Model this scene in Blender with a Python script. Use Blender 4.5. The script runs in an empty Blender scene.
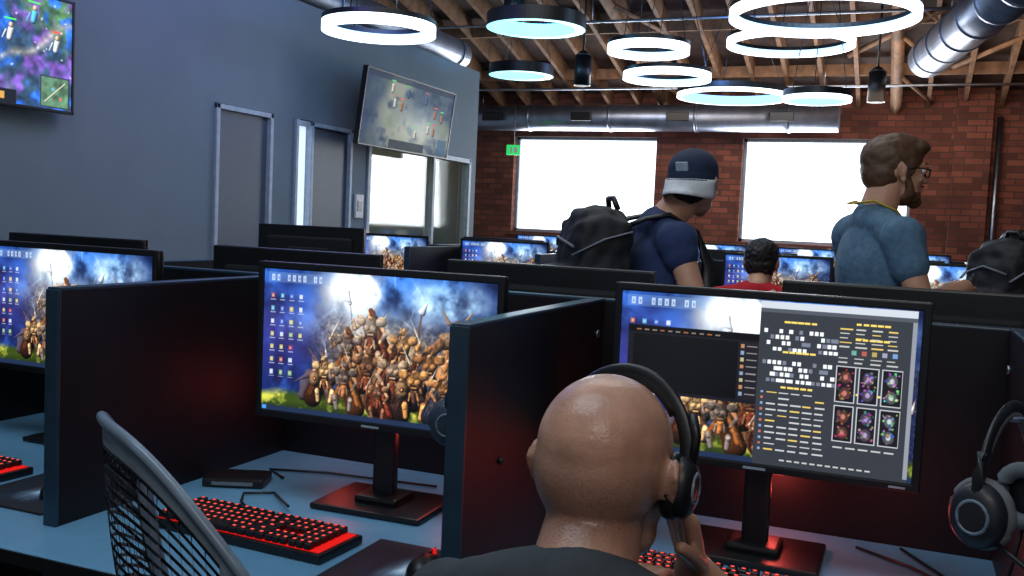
import bpy, bmesh, math, random
import numpy as np
from mathutils import Vector, Matrix, Euler
random.seed(3)
sc = bpy.context.scene
sc.view_settings.view_transform = 'Standard'
sc.view_settings.look = 'None'
V = Vector

# ------------------------------------------------------------ materials
def lin(c): return tuple((x/12.92 if x <= .04045 else ((x+.055)/1.055)**2.4) for x in c)
def mat(name, col, rough=.5, metal=0, emit=None, es=0, var=.15, nscale=20, bump=0, spec=.5, srgb=True, trans=0):
    m = bpy.data.materials.new(name); m.use_nodes = True
    nt = m.node_tree; b = nt.nodes['Principled BSDF']
    c = lin(col) if srgb else col
    b.inputs['Roughness'].default_value = rough
    b.inputs['Metallic'].default_value = metal
    b.inputs['Specular IOR Level'].default_value = spec
    b.inputs['Transmission Weight'].default_value = trans
    tc = nt.nodes.new('ShaderNodeTexCoord')
    n = nt.nodes.new('ShaderNodeTexNoise'); n.inputs['Scale'].default_value = nscale; n.inputs['Detail'].default_value = 4
    nt.links.new(tc.outputs['Object'], n.inputs['Vector'])
    r = nt.nodes.new('ShaderNodeValToRGB')
    r.color_ramp.elements[0].position = .3; r.color_ramp.elements[1].position = .7
    r.color_ramp.elements[0].color = tuple(x*(1-var) for x in c)+(1,)
    r.color_ramp.elements[1].color = tuple(min(1, x*(1+var)) for x in c)+(1,)
    nt.links.new(n.outputs['Fac'], r.inputs['Fac'])
    nt.links.new(r.outputs['Color'], b.inputs['Base Color'])
    if emit:
        b.inputs['Emission Color'].default_value = lin(emit)+(1,)
        b.inputs['Emission Strength'].default_value = es
    if bump:
        bp = nt.nodes.new('ShaderNodeBump'); bp.inputs['Strength'].default_value = bump; bp.inputs['Distance'].default_value = .01
        nt.links.new(n.outputs['Fac'], bp.inputs['Height']); nt.links.new(bp.outputs['Normal'], b.inputs['Normal'])
    return m

M = {}
M['black'] = mat('black_plastic', (.07,.075,.09), .4)
M['blackm'] = mat('black_matte', (.06,.065,.08), .75)
M['panel'] = mat('partition_laminate', (.055,.062,.085), .5, nscale=60, spec=.35)
M['paneledge'] = mat('partition_edge_sheen', (.13,.22,.29), .35)  # cyan-blue sheen along the panel edges, put into the colour
M['desk'] = mat('desk_laminate', (.40,.60,.73), .4, var=.05)
M['steel'] = mat('brushed_steel', (.62,.66,.72), .35, 1)
M['duct'] = mat('galvanised_duct', (.56,.60,.68), .38, .9, var=.2, nscale=6)
M['wall'] = mat('painted_wall', (.43,.49,.54), .75, var=.05, nscale=3)
M['wallt'] = mat('cream_wall', (.80,.74,.55), .8, var=.05)
M['trim'] = mat('white_trim', (.62,.68,.74), .5)
M['door'] = mat('door_grey', (.30,.34,.40), .5, var=.05)
M['floor'] = mat('carpet', (.13,.14,.17), .95, var=.35, nscale=90, bump=.3)
M['wood'] = mat('rafter_wood', (.50,.37,.27), .75, var=.35, nscale=9)
M['woodd'] = mat('deck_wood', (.27,.20,.18), .85, var=.4, nscale=7)
M['ringw'] = mat('led_white', (.8,.9,1), .4, emit=(.90,.96,1), es=3.2)
M['ringi'] = mat('led_inner', (.7,.85,1), .4, emit=(.72,.87,1), es=1.8)
M['ringb'] = mat('led_blue', (.3,.6,1), .4, emit=(.58,.80,1), es=2.0)
M['ringt'] = mat('led_teal', (.3,.9,1), .4, emit=(.58,.92,.96), es=1.7)
M['green'] = mat('exit_green', (.1,.7,.3), .5, emit=(.2,.85,.45), es=.8)
M['winl'] = mat('daylight_glazing', (1,1,1), .5, emit=(.95,.98,1), es=2.6)
M['sidel'] = mat('sidelight_glazing', (1,1,1), .5, emit=(.85,.93,1), es=.9)
M['red'] = mat('red_backlight', (.3,.03,.02), .5, emit=(1,.10,.08), es=.75)
M['redk'] = mat('red_legend', (.6,.05,.03), .5, emit=(1,.34,.30), es=1.2)
M['key'] = mat('keycap', (.10,.06,.07), .45)
M['skin'] = mat('skin', (.78,.58,.47), .5, var=.08, nscale=25, bump=.05)
M['skinb'] = mat('skin_tan', (.72,.54,.45), .32, var=.16, nscale=24, bump=.10)
nt = M['skinb'].node_tree; bs = nt.nodes['Principled BSDF']; src = bs.inputs['Base Color'].links[0].from_socket
at = nt.nodes.new('ShaderNodeAttribute'); at.attribute_name = 'Stub'; mxn = nt.nodes.new('ShaderNodeMix'); mxn.data_type = 'RGBA'
n2_ = nt.nodes.new('ShaderNodeTexNoise'); n2_.inputs['Scale'].default_value = 420; tc_ = nt.nodes.new('ShaderNodeTexCoord'); nt.links.new(tc_.outputs['Object'], n2_.inputs['Vector'])
mm_ = nt.nodes.new('ShaderNodeMath'); mm_.operation = 'MULTIPLY'; nt.links.new(at.outputs['Fac'], mm_.inputs[0]); nt.links.new(n2_.outputs['Fac'], mm_.inputs[1])
nt.links.new(mm_.outputs[0], mxn.inputs['Factor']); nt.links.new(src, mxn.inputs['A']); mxn.inputs['B'].default_value = lin((.26,.20,.19))+(1,)
nt.links.new(mxn.outputs['Result'], bs.inputs['Base Color'])
n3_ = nt.nodes.new('ShaderNodeTexNoise'); n3_.inputs['Scale'].default_value = 260; n3_.inputs['Detail'].default_value = 3; nt.links.new(tc_.outputs['Object'], n3_.inputs['Vector'])
bp_ = nt.nodes.new('ShaderNodeBump'); bp_.inputs['Strength'].default_value = .35; bp_.inputs['Distance'].default_value = .0015
nt.links.new(n3_.outputs['Fac'], bp_.inputs['Height']); nt.links.new(bs.inputs['Normal'].links[0].from_socket, bp_.inputs['Normal']); nt.links.new(bp_.outputs['Normal'], bs.inputs['Normal'])
M['lip'] = mat('lips', (.62,.36,.32), .45)
M['eye'] = mat('eye_white', (.9,.9,.88), .2, var=.01)
M['iris'] = mat('iris', (.15,.1,.07), .2)
M['hairbr'] = mat('brown_hair', (.36,.25,.17), .55, var=.35, nscale=45, bump=.4)
M['hairdk'] = mat('dark_hair', (.09,.07,.06), .55, var=.5, nscale=70, bump=.8)
M['shirtg'] = mat('charcoal_cotton', (.20,.22,.24), .9, var=.12, nscale=40, bump=.2)
M['shirtb'] = mat('heather_blue_cotton', (.33,.45,.54), .9, var=.2, nscale=45, bump=.3)
M['shirtn'] = mat('navy_cotton', (.15,.21,.36), .9, var=.12, nscale=40, bump=.2)
M['shirtr'] = mat('red_cotton', (.75,.12,.16), .9)
M['shirtk'] = mat('black_cotton', (.08,.085,.11), .9)
M['jean'] = mat('denim', (.12,.15,.24), .9)
M['shoe'] = mat('shoe_rubber', (.12,.12,.13), .6)
M['navy'] = mat('cap_navy', (.12,.17,.27), .85)
M['white'] = mat('off_white', (.86,.87,.88), .7)
M['grey'] = mat('mid_grey', (.45,.48,.52), .6)
M['lgrey'] = mat('light_grey_plastic', (.60,.66,.72), .4)
M['rimg'] = mat('chair_rim_plastic', (.42,.48,.54), .3)  # grey rim, its colour kept pale for light reflected on the chair back
M['chairk'] = mat('chair_mesh_plastic', (.09,.10,.13), .4)
M['hsb'] = mat('headset_bluegrey', (.18,.24,.31), .4)
M['hsg'] = mat('headset_grey', (.13,.14,.165), .4)
M['hspad'] = mat('headset_pad', (.40,.42,.44), .8)
M['yellow'] = mat('lanyard_yellow', (.78,.66,.22), .7)
M['pack'] = mat('backpack_nylon', (.07,.075,.09), .7, var=.3, nscale=30, bump=.3)
M['placard'] = mat('placard', (.85,.85,.85), .5)

def glass(name):
    m = bpy.data.materials.new(name); m.use_nodes = True; nt = m.node_tree
    nt.nodes.clear()
    o = nt.nodes.new('ShaderNodeOutputMaterial'); t = nt.nodes.new('ShaderNodeBsdfTransparent'); g = nt.nodes.new('ShaderNodeBsdfGlossy')
    g.inputs['Roughness'].default_value = .05; mx = nt.nodes.new('ShaderNodeMixShader'); mx.inputs[0].default_value = .06
    t.inputs['Color'].default_value = (.85,.9,.92,1)
    nt.links.new(t.outputs[0], mx.inputs[1]); nt.links.new(g.outputs[0], mx.inputs[2]); nt.links.new(mx.outputs[0], o.inputs[0])
    return m
M['glass'] = glass('clear_glass')

def brick():
    m = bpy.data.materials.new('red_brick'); m.use_nodes = True; nt = m.node_tree; b = nt.nodes['Principled BSDF']
    tc = nt.nodes.new('ShaderNodeTexCoord'); sp = nt.nodes.new('ShaderNodeSeparateXYZ'); cb = nt.nodes.new('ShaderNodeCombineXYZ')
    ad = nt.nodes.new('ShaderNodeMath'); ad.operation = 'ADD'
    nt.links.new(tc.outputs['Object'], sp.inputs[0]); nt.links.new(sp.outputs['X'], ad.inputs[0]); nt.links.new(sp.outputs['Y'], ad.inputs[1])
    nt.links.new(ad.outputs[0], cb.inputs[0]); nt.links.new(sp.outputs['Z'], cb.inputs[1])
    br = nt.nodes.new('ShaderNodeTexBrick'); nt.links.new(cb.outputs[0], br.inputs['Vector'])
    br.inputs['Scale'].default_value = 1.0; br.inputs['Brick Width'].default_value = .22; br.inputs['Row Height'].default_value = .080
    br.inputs['Mortar Size'].default_value = .008
    br.inputs['Color1'].default_value = lin((.62,.36,.29))+(1,); br.inputs['Color2'].default_value = lin((.42,.24,.20))+(1,)
    br.inputs['Mortar'].default_value = lin((.36,.27,.24))+(1,)
    n = nt.nodes.new('ShaderNodeTexNoise'); n.inputs['Scale'].default_value = 2.2; n.inputs['Detail'].default_value = 5; nt.links.new(tc.outputs['Object'], n.inputs['Vector'])
    mxn = nt.nodes.new('ShaderNodeMix'); mxn.data_type = 'RGBA'; mxn.blend_type = 'MULTIPLY'; mxn.inputs['Factor'].default_value = .5
    nt.links.new(br.outputs['Color'], mxn.inputs['A']); r = nt.nodes.new('ShaderNodeValToRGB'); r.color_ramp.elements[0].color = (.35,.32,.34,1); r.color_ramp.elements[0].position = .35; r.color_ramp.elements[1].position = .65
    nt.links.new(n.outputs['Fac'], r.inputs['Fac']); nt.links.new(r.outputs['Color'], mxn.inputs['B'])
    nt.links.new(mxn.outputs['Result'], b.inputs['Base Color']); b.inputs['Roughness'].default_value = .9
    return m
M['brick'] = brick()

def vcol_mat(name, strength, gloss=.25, spec=.5):
    m = bpy.data.materials.new(name); m.use_nodes = True; nt = m.node_tree; b = nt.nodes['Principled BSDF']
    a = nt.nodes.new('ShaderNodeAttribute'); a.attribute_name = 'Col'
    b.inputs['Base Color'].default_value = (.01,.01,.012,1); b.inputs['Roughness'].default_value = gloss; b.inputs['Specular IOR Level'].default_value = spec
    nt.links.new(a.outputs['Color'], b.inputs['Emission Color']); b.inputs['Emission Strength'].default_value = strength
    return m
M['screen'] = vcol_mat('lcd_screen', 1.25)
M['screentv'] = vcol_mat('tv_screen', 1.2, .6, .1)
M['padart'] = vcol_mat('printed_pad', .0)
nt = M['padart'].node_tree; nt.links.new(nt.nodes['Attribute'].outputs['Color'], nt.nodes['Principled BSDF'].inputs['Base Color']); nt.nodes['Principled BSDF'].inputs['Roughness'].default_value=.6

# ------------------------------------------------------------ builder
class B:
    def __init__(s): s.bm = bmesh.new(); s.mats = []
    def mi(s, m):
        m = M[m]
        if m not in s.mats: s.mats.append(m)
        return s.mats.index(m)
    def merge(s, t, m, mx=None):
        if mx is not None: bmesh.ops.transform(t, matrix=mx, verts=t.verts)
        if m is not None:
            i = s.mi(m)
            for f in t.faces: f.material_index = i
        me = bpy.data.meshes.new('t'); t.to_mesh(me); s.bm.from_mesh(me); bpy.data.meshes.remove(me); t.free()
    def box(s, c, sz, m, bev=0, rot=None, seg=2, smooth=False):
        t = bmesh.new(); bmesh.ops.create_cube(t, size=1)
        bmesh.ops.scale(t, vec=sz, verts=t.verts)
        if bev: bmesh.ops.bevel(t, geom=list(t.edges), offset=bev, segments=seg, affect='EDGES', profile=.6)
        mx = Matrix.Translation(c) @ (Euler(rot).to_matrix().to_4x4() if rot else Matrix())
        s.merge(t, m, mx); return s
    def cyl(s, p0, p1, r0, m, r1=None, seg=20):
        p0 = V(p0); p1 = V(p1); r1 = r0 if r1 is None else r1
        t = bmesh.new(); L = (p1-p0).length
        bmesh.ops.create_cone(t, cap_ends=True, segments=seg, radius1=r0, radius2=r1, depth=L)
        for f in t.faces: f.smooth = len(f.verts) == 4
        q = (p1-p0).to_track_quat('Z', 'Y').to_matrix().to_4x4()
        s.merge(t, m, Matrix.Translation((p0+p1)/2) @ q); return s
    def sph(s, c, r, m, rot=None, seg=20):
        if not hasattr(r, '__len__'): r = (r, r, r)
        t = bmesh.new(); bmesh.ops.create_uvsphere(t, u_segments=seg, v_segments=max(8, seg*2//3), radius=1)
        for f in t.faces: f.smooth = True
        mx = Matrix.Translation(c) @ (Euler(rot).to_matrix().to_4x4() if rot else Matrix()) @ Matrix.Diagonal((*r, 1))
        s.merge(t, m, mx); return s
    def tube(s, pts, r, m, seg=8, closed=False, flat=1.0, up=None):
        pts = [V(p) for p in pts]; n = len(pts); t = bmesh.new(); rings = []
        for i, p in enumerate(pts):
            a = pts[(i-1) % n] if (i or closed) else p; b = pts[(i+1) % n] if (i < n-1 or closed) else p
            d = (b-a).normalized(); u = V(up) if up else (V((0,0,1)) if abs(d.z) < .95 else V((1,0,0)))
            x = d.cross(u).normalized(); y = x.cross(d).normalized()
            rr = r[i] if hasattr(r, '__len__') else r
            rings.append([t.verts.new(p+x*rr*math.cos(2*math.pi*k/seg)+y*rr*flat*math.sin(2*math.pi*k/seg)) for k in range(seg)])
        for i in range(n if closed else n-1):
            A = rings[i]; C = rings[(i+1) % n]
            for k in range(seg):
                f = t.faces.new((A[k], A[(k+1) % seg], C[(k+1) % seg], C[k])); f.smooth = True
        if not closed: t.faces.new(rings[0][::-1]); t.faces.new(rings[-1])
        bmesh.ops.recalc_face_normals(t, faces=t.faces)
        s.merge(t, m); return s
    def lathe(s, prof, mats, c=(0,0,0), seg=64, closed=True, mx=None, smooth=False):
        t = bmesh.new(); n = len(prof)
        rings = [[t.verts.new((r*math.cos(2*math.pi*k/seg), r*math.sin(2*math.pi*k/seg), z)) for k in range(seg)] for r, z in prof]
        for i in range(n if closed else n-1):
            A = rings[i]; C = rings[(i+1) % n]
            for k in range(seg):
                f = t.faces.new((A[k], A[(k+1) % seg], C[(k+1) % seg], C[k])); f.smooth = smooth
                f.material_index = s.mi(mats[i] if isinstance(mats, (list, tuple)) else mats)
        bmesh.ops.recalc_face_normals(t, faces=t.faces)
        s.merge(t, None, mx @ Matrix.Translation(c) if mx is not None else Matrix.Translation(c)); return s
    def mesh(s, name):
        me = bpy.data.meshes.new(name); s.bm.to_mesh(me); s.bm.free()
        for m in s.mats: me.materials.append(m)
        return me
    def obj(s, name, loc=(0,0,0), rotz=0, parent=None):
        return add(name, s.mesh(name), loc, rotz, parent)

def add(name, data, loc=(0,0,0), rotz=0, parent=None, rot=None):
    o = bpy.data.objects.new(name, data); sc.collection.objects.link(o)
    o.location = loc; o.rotation_euler = rot if rot else (0, 0, rotz)
    if parent: o.parent = parent
    return o
def empty(name, loc=(0,0,0), rotz=0, rot=None): 
    e = add(name, None, loc, rotz, rot=rot); e.empty_display_size = .1; return e

# ------------------------------------------------------------ painted screen contents
def vnoise(h, w, nx, ny, seed):
    rs = np.random.RandomState(seed); g = rs.rand(ny+2, nx+2)
    y = np.linspace(0, ny, h); x = np.linspace(0, nx, w)
    yi = np.minimum(y.astype(int), ny); xi = np.minimum(x.astype(int), nx); fy = (y-yi)[:, None]; fx = (x-xi)[None]
    fy = fy*fy*(3-2*fy); fx = fx*fx*(3-2*fx)
    a = g[yi][:, xi]; b = g[yi][:, xi+1]; c = g[yi+1][:, xi]; d = g[yi+1][:, xi+1]
    return (a*(1-fx)+b*fx)*(1-fy)+(c*(1-fx)+d*fx)*fy
def fbm(h, w, n, seed, o=4):
    r = 0; a = .5; t = 0
    for i in range(o): r = r+a*vnoise(h, w, n*2**i, max(1, int(n*.6))*2**i, seed+i); t += a; a *= .55
    return r/t
def mixc(A, c, k): return A*(1-k[..., None])+np.array(c)*k[..., None]
def win(A, x0, y0, x1, y1):
    H, W, _ = A.shape
    return slice(max(0, int(y0*(H-1))-1), max(0, min(H, int(y1*(H-1))+3))), slice(max(0, int(x0*(W-1))-1), max(0, min(W, int(x1*(W-1))+3)))
def ell(A, U, Vv, cx, cy, rx, ry, ang, col, soft=.25, alpha=1):
    R = max(rx*1.78, ry); s = win(A, cx-R/1.78, cy-R, cx+R/1.78, cy+R)
    if A[s].size == 0: return A
    ca, sa = math.cos(ang), math.sin(ang); dx = (U[s]-cx)*1.78; dy = Vv[s]-cy
    a = (dx*ca+dy*sa)/(rx*1.78); b = (-dx*sa+dy*ca)/ry
    k = np.clip((1-np.sqrt(a*a+b*b))/soft, 0, 1)*alpha
    A[s] = mixc(A[s], col, k); return A
def rect(A, U, Vv, x0, y0, x1, y1, col, alpha=1):
    s = win(A, x0, y0, x1, y1)
    if A[s].size == 0: return A
    k = ((U[s] >= x0)&(U[s] <= x1)&(Vv[s] >= y0)&(Vv[s] <= y1))*float(alpha)
    A[s] = mixc(A[s], col, k); return A
def stroke(A, U, Y, x0, y0, x1, y1, r0, r1, col, alpha=1, lit=.6):
    R = max(r0, r1); s = win(A, min(x0,x1)-R/1.78, min(y0,y1)-R, max(x0,x1)+R/1.78, max(y0,y1)+R)
    if A[s].size == 0: return A
    px = (U[s]-x0)*1.78; py = Y[s]-y0; dx = (x1-x0)*1.78; dy = y1-y0; L2 = dx*dx+dy*dy+1e-9
    t = np.clip((px*dx+py*dy)/L2, 0, 1); qx = px-t*dx; qy = py-t*dy; d = np.hypot(qx, qy); r = r0+(r1-r0)*t
    k = np.clip((r-d)/.006, 0, 1)*alpha; sh = np.clip(.95+lit*(-qx*.7+qy*.8)/np.maximum(r, .004)-.45*(d/r)**2, .12, 1.9)
    C = np.clip(np.array(col)*sh[..., None], 0, 1); A[s] = A[s]*(1-k[..., None])+C*k[..., None]; return A
def grid(W, H): return np.meshgrid(np.linspace(0, 1, W), np.linspace(0, 1, H))
def warrior(A, U, Y, cx, by, h, armor, cloth, skin, rs, weapon=1, flip=1):
    S = lambda x0,y0,x1,y1,r0,r1,c,al=1: stroke(A,U,Y,cx+flip*x0*h/1.78,by+y0*h,cx+flip*x1*h/1.78,by+y1*h,r0*h,r1*h,c,al)
    dk = tuple(.40*q for q in cloth)
    S(-.02,.74,-.26,.08,.13,.22,dk); S(-.08,.70,-.32,.15,.04,.07,cloth,.85); S(-.02,.66,-.16,.12,.025,.04,tuple(.7*q for q in cloth),.8); S(-.14,.6,-.38,.1,.02,.035,tuple(.6*q for q in cloth),.8)
    S(-.06,.42,-.15,.22,.085,.060,dk); S(-.15,.22,-.13,.02,.062,.048,armor); S(-.16,.20,-.15,.18,.05,.05,tuple(min(1,1.2*q) for q in armor)); S(.07,.42,.20,.24,.085,.062,tuple(.7*q for q in cloth)); S(.20,.24,.15,.02,.062,.048,armor); S(.21,.22,.20,.20,.05,.05,tuple(min(1,1.2*q) for q in armor))
    S(0,.46,.01,.68,.11,.15,tuple(.65*q for q in armor)); S(0,.44,0,.47,.11,.11,dk); S(-.05,.62,-.03,.63,.055,.05,armor); S(.07,.62,.08,.63,.055,.05,armor); S(-.04,.52,.05,.52,.022,.022,armor); S(-.04,.46,.05,.46,.018,.018,(.80,.62,.30)); S(0,.42,.02,.28,.06,.04,cloth); S(-.06,.42,-.08,.30,.03,.02,armor); S(.07,.42,.10,.30,.03,.02,armor)
    S(-.18,.70,-.27,.54,.055,.045,skin); S(-.27,.54,-.18,.42,.048,.038,armor); S(-.18,.41,-.17,.40,.032,.032,skin); S(.18,.70,.29,.60,.052,.045,skin); S(.29,.60,.33,.72,.045,.036,armor); S(.33,.73,.33,.74,.032,.032,skin)
    S(-.20,.74,-.17,.73,.095,.085,armor); S(.19,.74,.17,.73,.095,.085,armor); S(-.24,.79,-.15,.80,.018,.018,(.95,.85,.6)); S(.15,.80,.24,.79,.016,.016,(.9,.8,.55)); S(-.25,.80,-.30,.90,.025,.004,(.75,.68,.55)); S(.24,.80,.28,.88,.02,.004,(.75,.68,.55))
    S(.01,.79,.02,.85,.052,.058,skin); S(-.02,.87,.01,.91,.066,.050,armor if rs.rand() < .5 else (.42,.18,.10)); S(-.05,.84,-.07,.72,.03,.02,(.36,.18,.10)); S(-.05,.93,-.12,1.04,.02,.004,(.9,.8,.55)); S(.035,.825,.045,.825,.008,.008,(.15,.08,.06)); S(.02,.78,.035,.765,.02,.015,(.40,.22,.14))
    if weapon == 1: S(.30,.35,.42,1.20,.014,.012,(.40,.30,.22)); S(.40,1.00,.45,1.26,.040,.006,(.85,.90,.98)); S(.38,1.02,.50,1.04,.02,.008,(.6,.6,.65))
    elif weapon == 2: S(.33,.72,.08,1.22,.026,.005,(.88,.92,1)); S(.28,.74,.36,.80,.014,.014,(.80,.64,.30))
    elif weapon == 3: S(-.22,.42,-.22,.50,.135,.135,(.40,.32,.26)); S(-.22,.43,-.22,.49,.11,.11,(.58,.44,.30)); S(-.22,.46,-.22,.47,.05,.05,(.50,.20,.14)); S(-.22,.46,-.22,.47,.022,.022,(.95,.85,.6)); S(.33,.70,.46,.98,.020,.005,(.85,.88,.95))
    return A

def wallpaper(W, H):
    U, Y = grid(W, H); n = fbm(H, W, 5, 1); n2 = fbm(H, W, 14, 9); n3 = fbm(H, W, 22, 21, 3); n6 = vnoise(H, W, 110, 66, 13)
    A = np.zeros((H, W, 3))+np.array((.06,.14,.36))
    A = mixc(A, (.20,.46,.86), np.clip((n-.40)*3.4, 0, 1))
    A = mixc(A, (.04,.08,.24), np.clip((.53-n2)*4, 0, 1)*.75)
    A = mixc(A, (.30,.24,.62), np.clip(1-np.hypot((U-.08)*1.5, Y-.55)/.5, 0, 1)*.6)
    A = mixc(A, (.95,.98,1), np.clip(np.exp(-(((U-.38-.15*(n2-.5))/.11)**2+((Y-.88)/.18)**2))*1.9*(.28+n2), 0, 1))
    A = mixc(A, (.75,.90,1), np.clip(np.exp(-(((U-.80)/.16)**2+((Y-.84)/.13)**2))*2.4*(n2-.16), 0, 1))
    A = mixc(A, (.70,.85,1), np.clip(np.exp(-(((U-.50)/.30)**2+((Y-.64)/.12)**2))*1.7*(n3-.15), 0, 1)*.85)
    A = mixc(A, (1,.86,.55), np.clip(np.exp(-(((U-.54)/.20)**2+((Y-.48)/.13)**2))*1.1, 0, 1)*.75)
    rs = np.random.RandomState(5)
    for i in range(16):
        A = ell(A, U, Y, .3+.6*rs.rand(), .68+.3*rs.rand(), .003+.006*rs.rand(), .04+.08*rs.rand(), rs.rand()*2-1, (.75,.90,1), .9, .4)
    topo = .34-.6*np.abs(U-.60)**1.3+.05*np.sin(U*30)+.10*(n-.5)
    k = np.clip((topo-Y)/.05, 0, 1)*np.clip((U-.18)/.08, 0, 1); C = np.array((.32,.20,.14))+(n3[..., None]-.5)*np.array((.9,.6,.4))
    A = A*(1-k[..., None])+np.clip(C, 0, 1)*k[..., None]
    g = np.clip((.17-Y+.12*(n-.5))/.05, 0, 1)
    G = np.zeros_like(A)+np.array((.22,.30,.08)); G = mixc(G, (.78,.78,.30), np.clip((n3-.48)*5, 0, 1)); G = mixc(G, (.06,.11,.10), np.clip(1-Y/.08, 0, 1)*.8)
    A = A*(1-g[..., None])+G*g[..., None]
    # cloaked giant
    for i, (x, r) in enumerate([(.80,.09),(.86,.08),(.91,.07),(.76,.06)]):
        A = stroke(A, U, Y, .84, .62, x, .14, .06, r, [(.38,.22,.14),(.60,.37,.22),(.34,.19,.13),(.72,.47,.29)][i], 1, .7)
    for i in range(11): A = stroke(A, U, Y, .79+.014*i, .60-.008*i, .735+.021*i, .13, .005, .010, (.90,.66,.42) if i % 2 else (.22,.12,.09), .8)
    A = stroke(A, U, Y, .80, .60, .88, .62, .06, .055, (.56,.44,.36)); A = stroke(A, U, Y, .84, .66, .845, .70, .040, .045, (.46,.32,.26)); A = ell(A, U, Y, .838, .69, .007, .009, 0, (1,.9,.55), .5); A = ell(A, U, Y, .852, .69, .007, .009, 0, (1,.9,.55), .5)
    A = stroke(A, U, Y, .81, .72, .78, .82, .02, .004, (.6,.5,.42)); A = stroke(A, U, Y, .87, .72, .91, .81, .02, .004, (.6,.5,.42))
    A = stroke(A, U, Y, .78, .58, .71, .46, .04, .035, (.55,.36,.25)); A = stroke(A, U, Y, .71, .46, .68, .55, .035, .025, (.62,.50,.42)); A = stroke(A, U, Y, .66, .36, .70, .78, .010, .010, (.42,.30,.22)); A = stroke(A, U, Y, .70, .78, .72, .84, .03, .006, (.8,.85,.95))
    # grey troll beast at left
    A = stroke(A, U, Y, .23, .20, .32, .32, .10, .09, (.30,.31,.40), 1, .7); A = stroke(A, U, Y, .32, .35, .355, .30, .06, .045, (.40,.40,.46)); A = stroke(A, U, Y, .22, .28, .19, .13, .045, .038, (.30,.26,.31)); A = stroke(A, U, Y, .30, .24, .32, .12, .045, .038, (.36,.30,.31))
    A = stroke(A, U, Y, .355, .29, .39, .27, .016, .006, (.90,.80,.62)); A = ell(A, U, Y, .335, .35, .006, .01, 0, (1,.7,.2), .5)
    A = stroke(A, U, Y, .26, .36, .21, .47, .025, .005, (.42,.34,.44)); A = stroke(A, U, Y, .29, .37, .27, .50, .022, .004, (.46,.38,.46)); A = stroke(A, U, Y, .24, .30, .15, .22, .03, .004, (.34,.28,.36))
    # central winged mount
    A = stroke(A, U, Y, .53, .36, .55, .16, .12, .16, (.42,.25,.16), 1, .6); A = stroke(A, U, Y, .47, .38, .60, .38, .08, .075, (.66,.42,.25), 1, .7); A = stroke(A, U, Y, .44, .38, .41, .28, .055, .045, (.58,.35,.20)); A = stroke(A, U, Y, .62, .36, .65, .26, .055, .045, (.58,.35,.20))
    pals = [((.70,.62,.55),(.56,.20,.12),(.90,.68,.50)),((.84,.58,.30),(.34,.20,.20),(.88,.62,.44)),((.52,.48,.48),(.78,.42,.18),(.84,.60,.44)),((.72,.46,.26),(.28,.32,.46),(.90,.70,.52)),((.86,.72,.50),(.50,.26,.16),(.84,.58,.42)),((.58,.38,.28),(.66,.24,.14),(.88,.64,.48))]
    for i, (cx, by, h, w_, fl) in enumerate([(.485,.38,.42,1,-1),(.625,.30,.38,2,1),(.385,.24,.42,2,-1),(.735,.16,.42,1,1),
        (.285,.10,.34,3,1),(.475,.10,.44,3,-1),(.585,.10,.42,2,1),(.675,.06,.40,3,1),(.375,.06,.36,1,-1),(.80,.06,.34,2,1),(.91,.07,.34,1,1),(.525,.03,.28,2,-1)]):
        A = warrior(A, U, Y, cx, by, h, *pals[i % 6], rs, w_, fl)
    k = (np.clip((Y-.06)/.1, 0, 1)*np.clip((.74-Y)/.1, 0, 1)*np.clip((U-.2)/.1, 0, 1))[..., None]
    L = (A @ np.array((.3,.59,.11)))[..., None]; A = A*(1-.30*k)+np.clip(L*np.array((1.25,.92,.64)), 0, 1)*.30*k
    A = A*(1-k*.40*np.clip((.50-n6[..., None])*2, 0, 1)); A = A+k*.16*np.clip((n6[..., None]-.62)*2.5, 0, 1)*np.array((1,.78,.5))
    A = np.clip(A*(.80+.4*n2[..., None]), 0, 1)
    glow = np.clip(np.exp(-(((U-.50)/.24)**2+((Y-.68)/.12)**2)), 0, 1)*.18; A = mixc(A, (.95,.96,.95), glow)
    A = rect(A, U, Y, 0, 0, 1, .035, (.12,.18,.30)); A = rect(A, U, Y, .004, .004, .022, .03, (.3,.6,.9))
    A = rect(A, U, Y, .02, .91, .30, .98, (.55,.68,.85), .35)
    for kk, ch in enumerate("WW_WWWW_WW"):
        if ch == 'W':
            x = .035+.024*kk
            A = rect(A, U, Y, x, .92, x+.014, .965, (.85,.92,1), .7); A = rect(A, U, Y, x+.005, .93, x+.010, .95, (.40,.50,.70), .8)
    ic = [(.85,.80,.4),(.4,.75,.85),(.85,.45,.3),(.85,.9,.95),(.35,.5,.85),(.75,.3,.3),(.6,.75,.5)]
    for c in range(4):
        for r in range(7):
            if c == 3 and r > 3: continue
            x = .035+.043*c; y = .80-.090*r
            A = rect(A, U, Y, x, y, x+.015, y+.030, ic[rs.randint(7)], .85); A = rect(A, U, Y, x+.004, y+.008, x+.010, y+.02, (.95,.95,.95), .6)
            A = rect(A, U, Y, x-.004, y-.018, x+.020, y-.011, (.85,.88,.95), .6)
    return np.clip(A, 0, 1)

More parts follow.
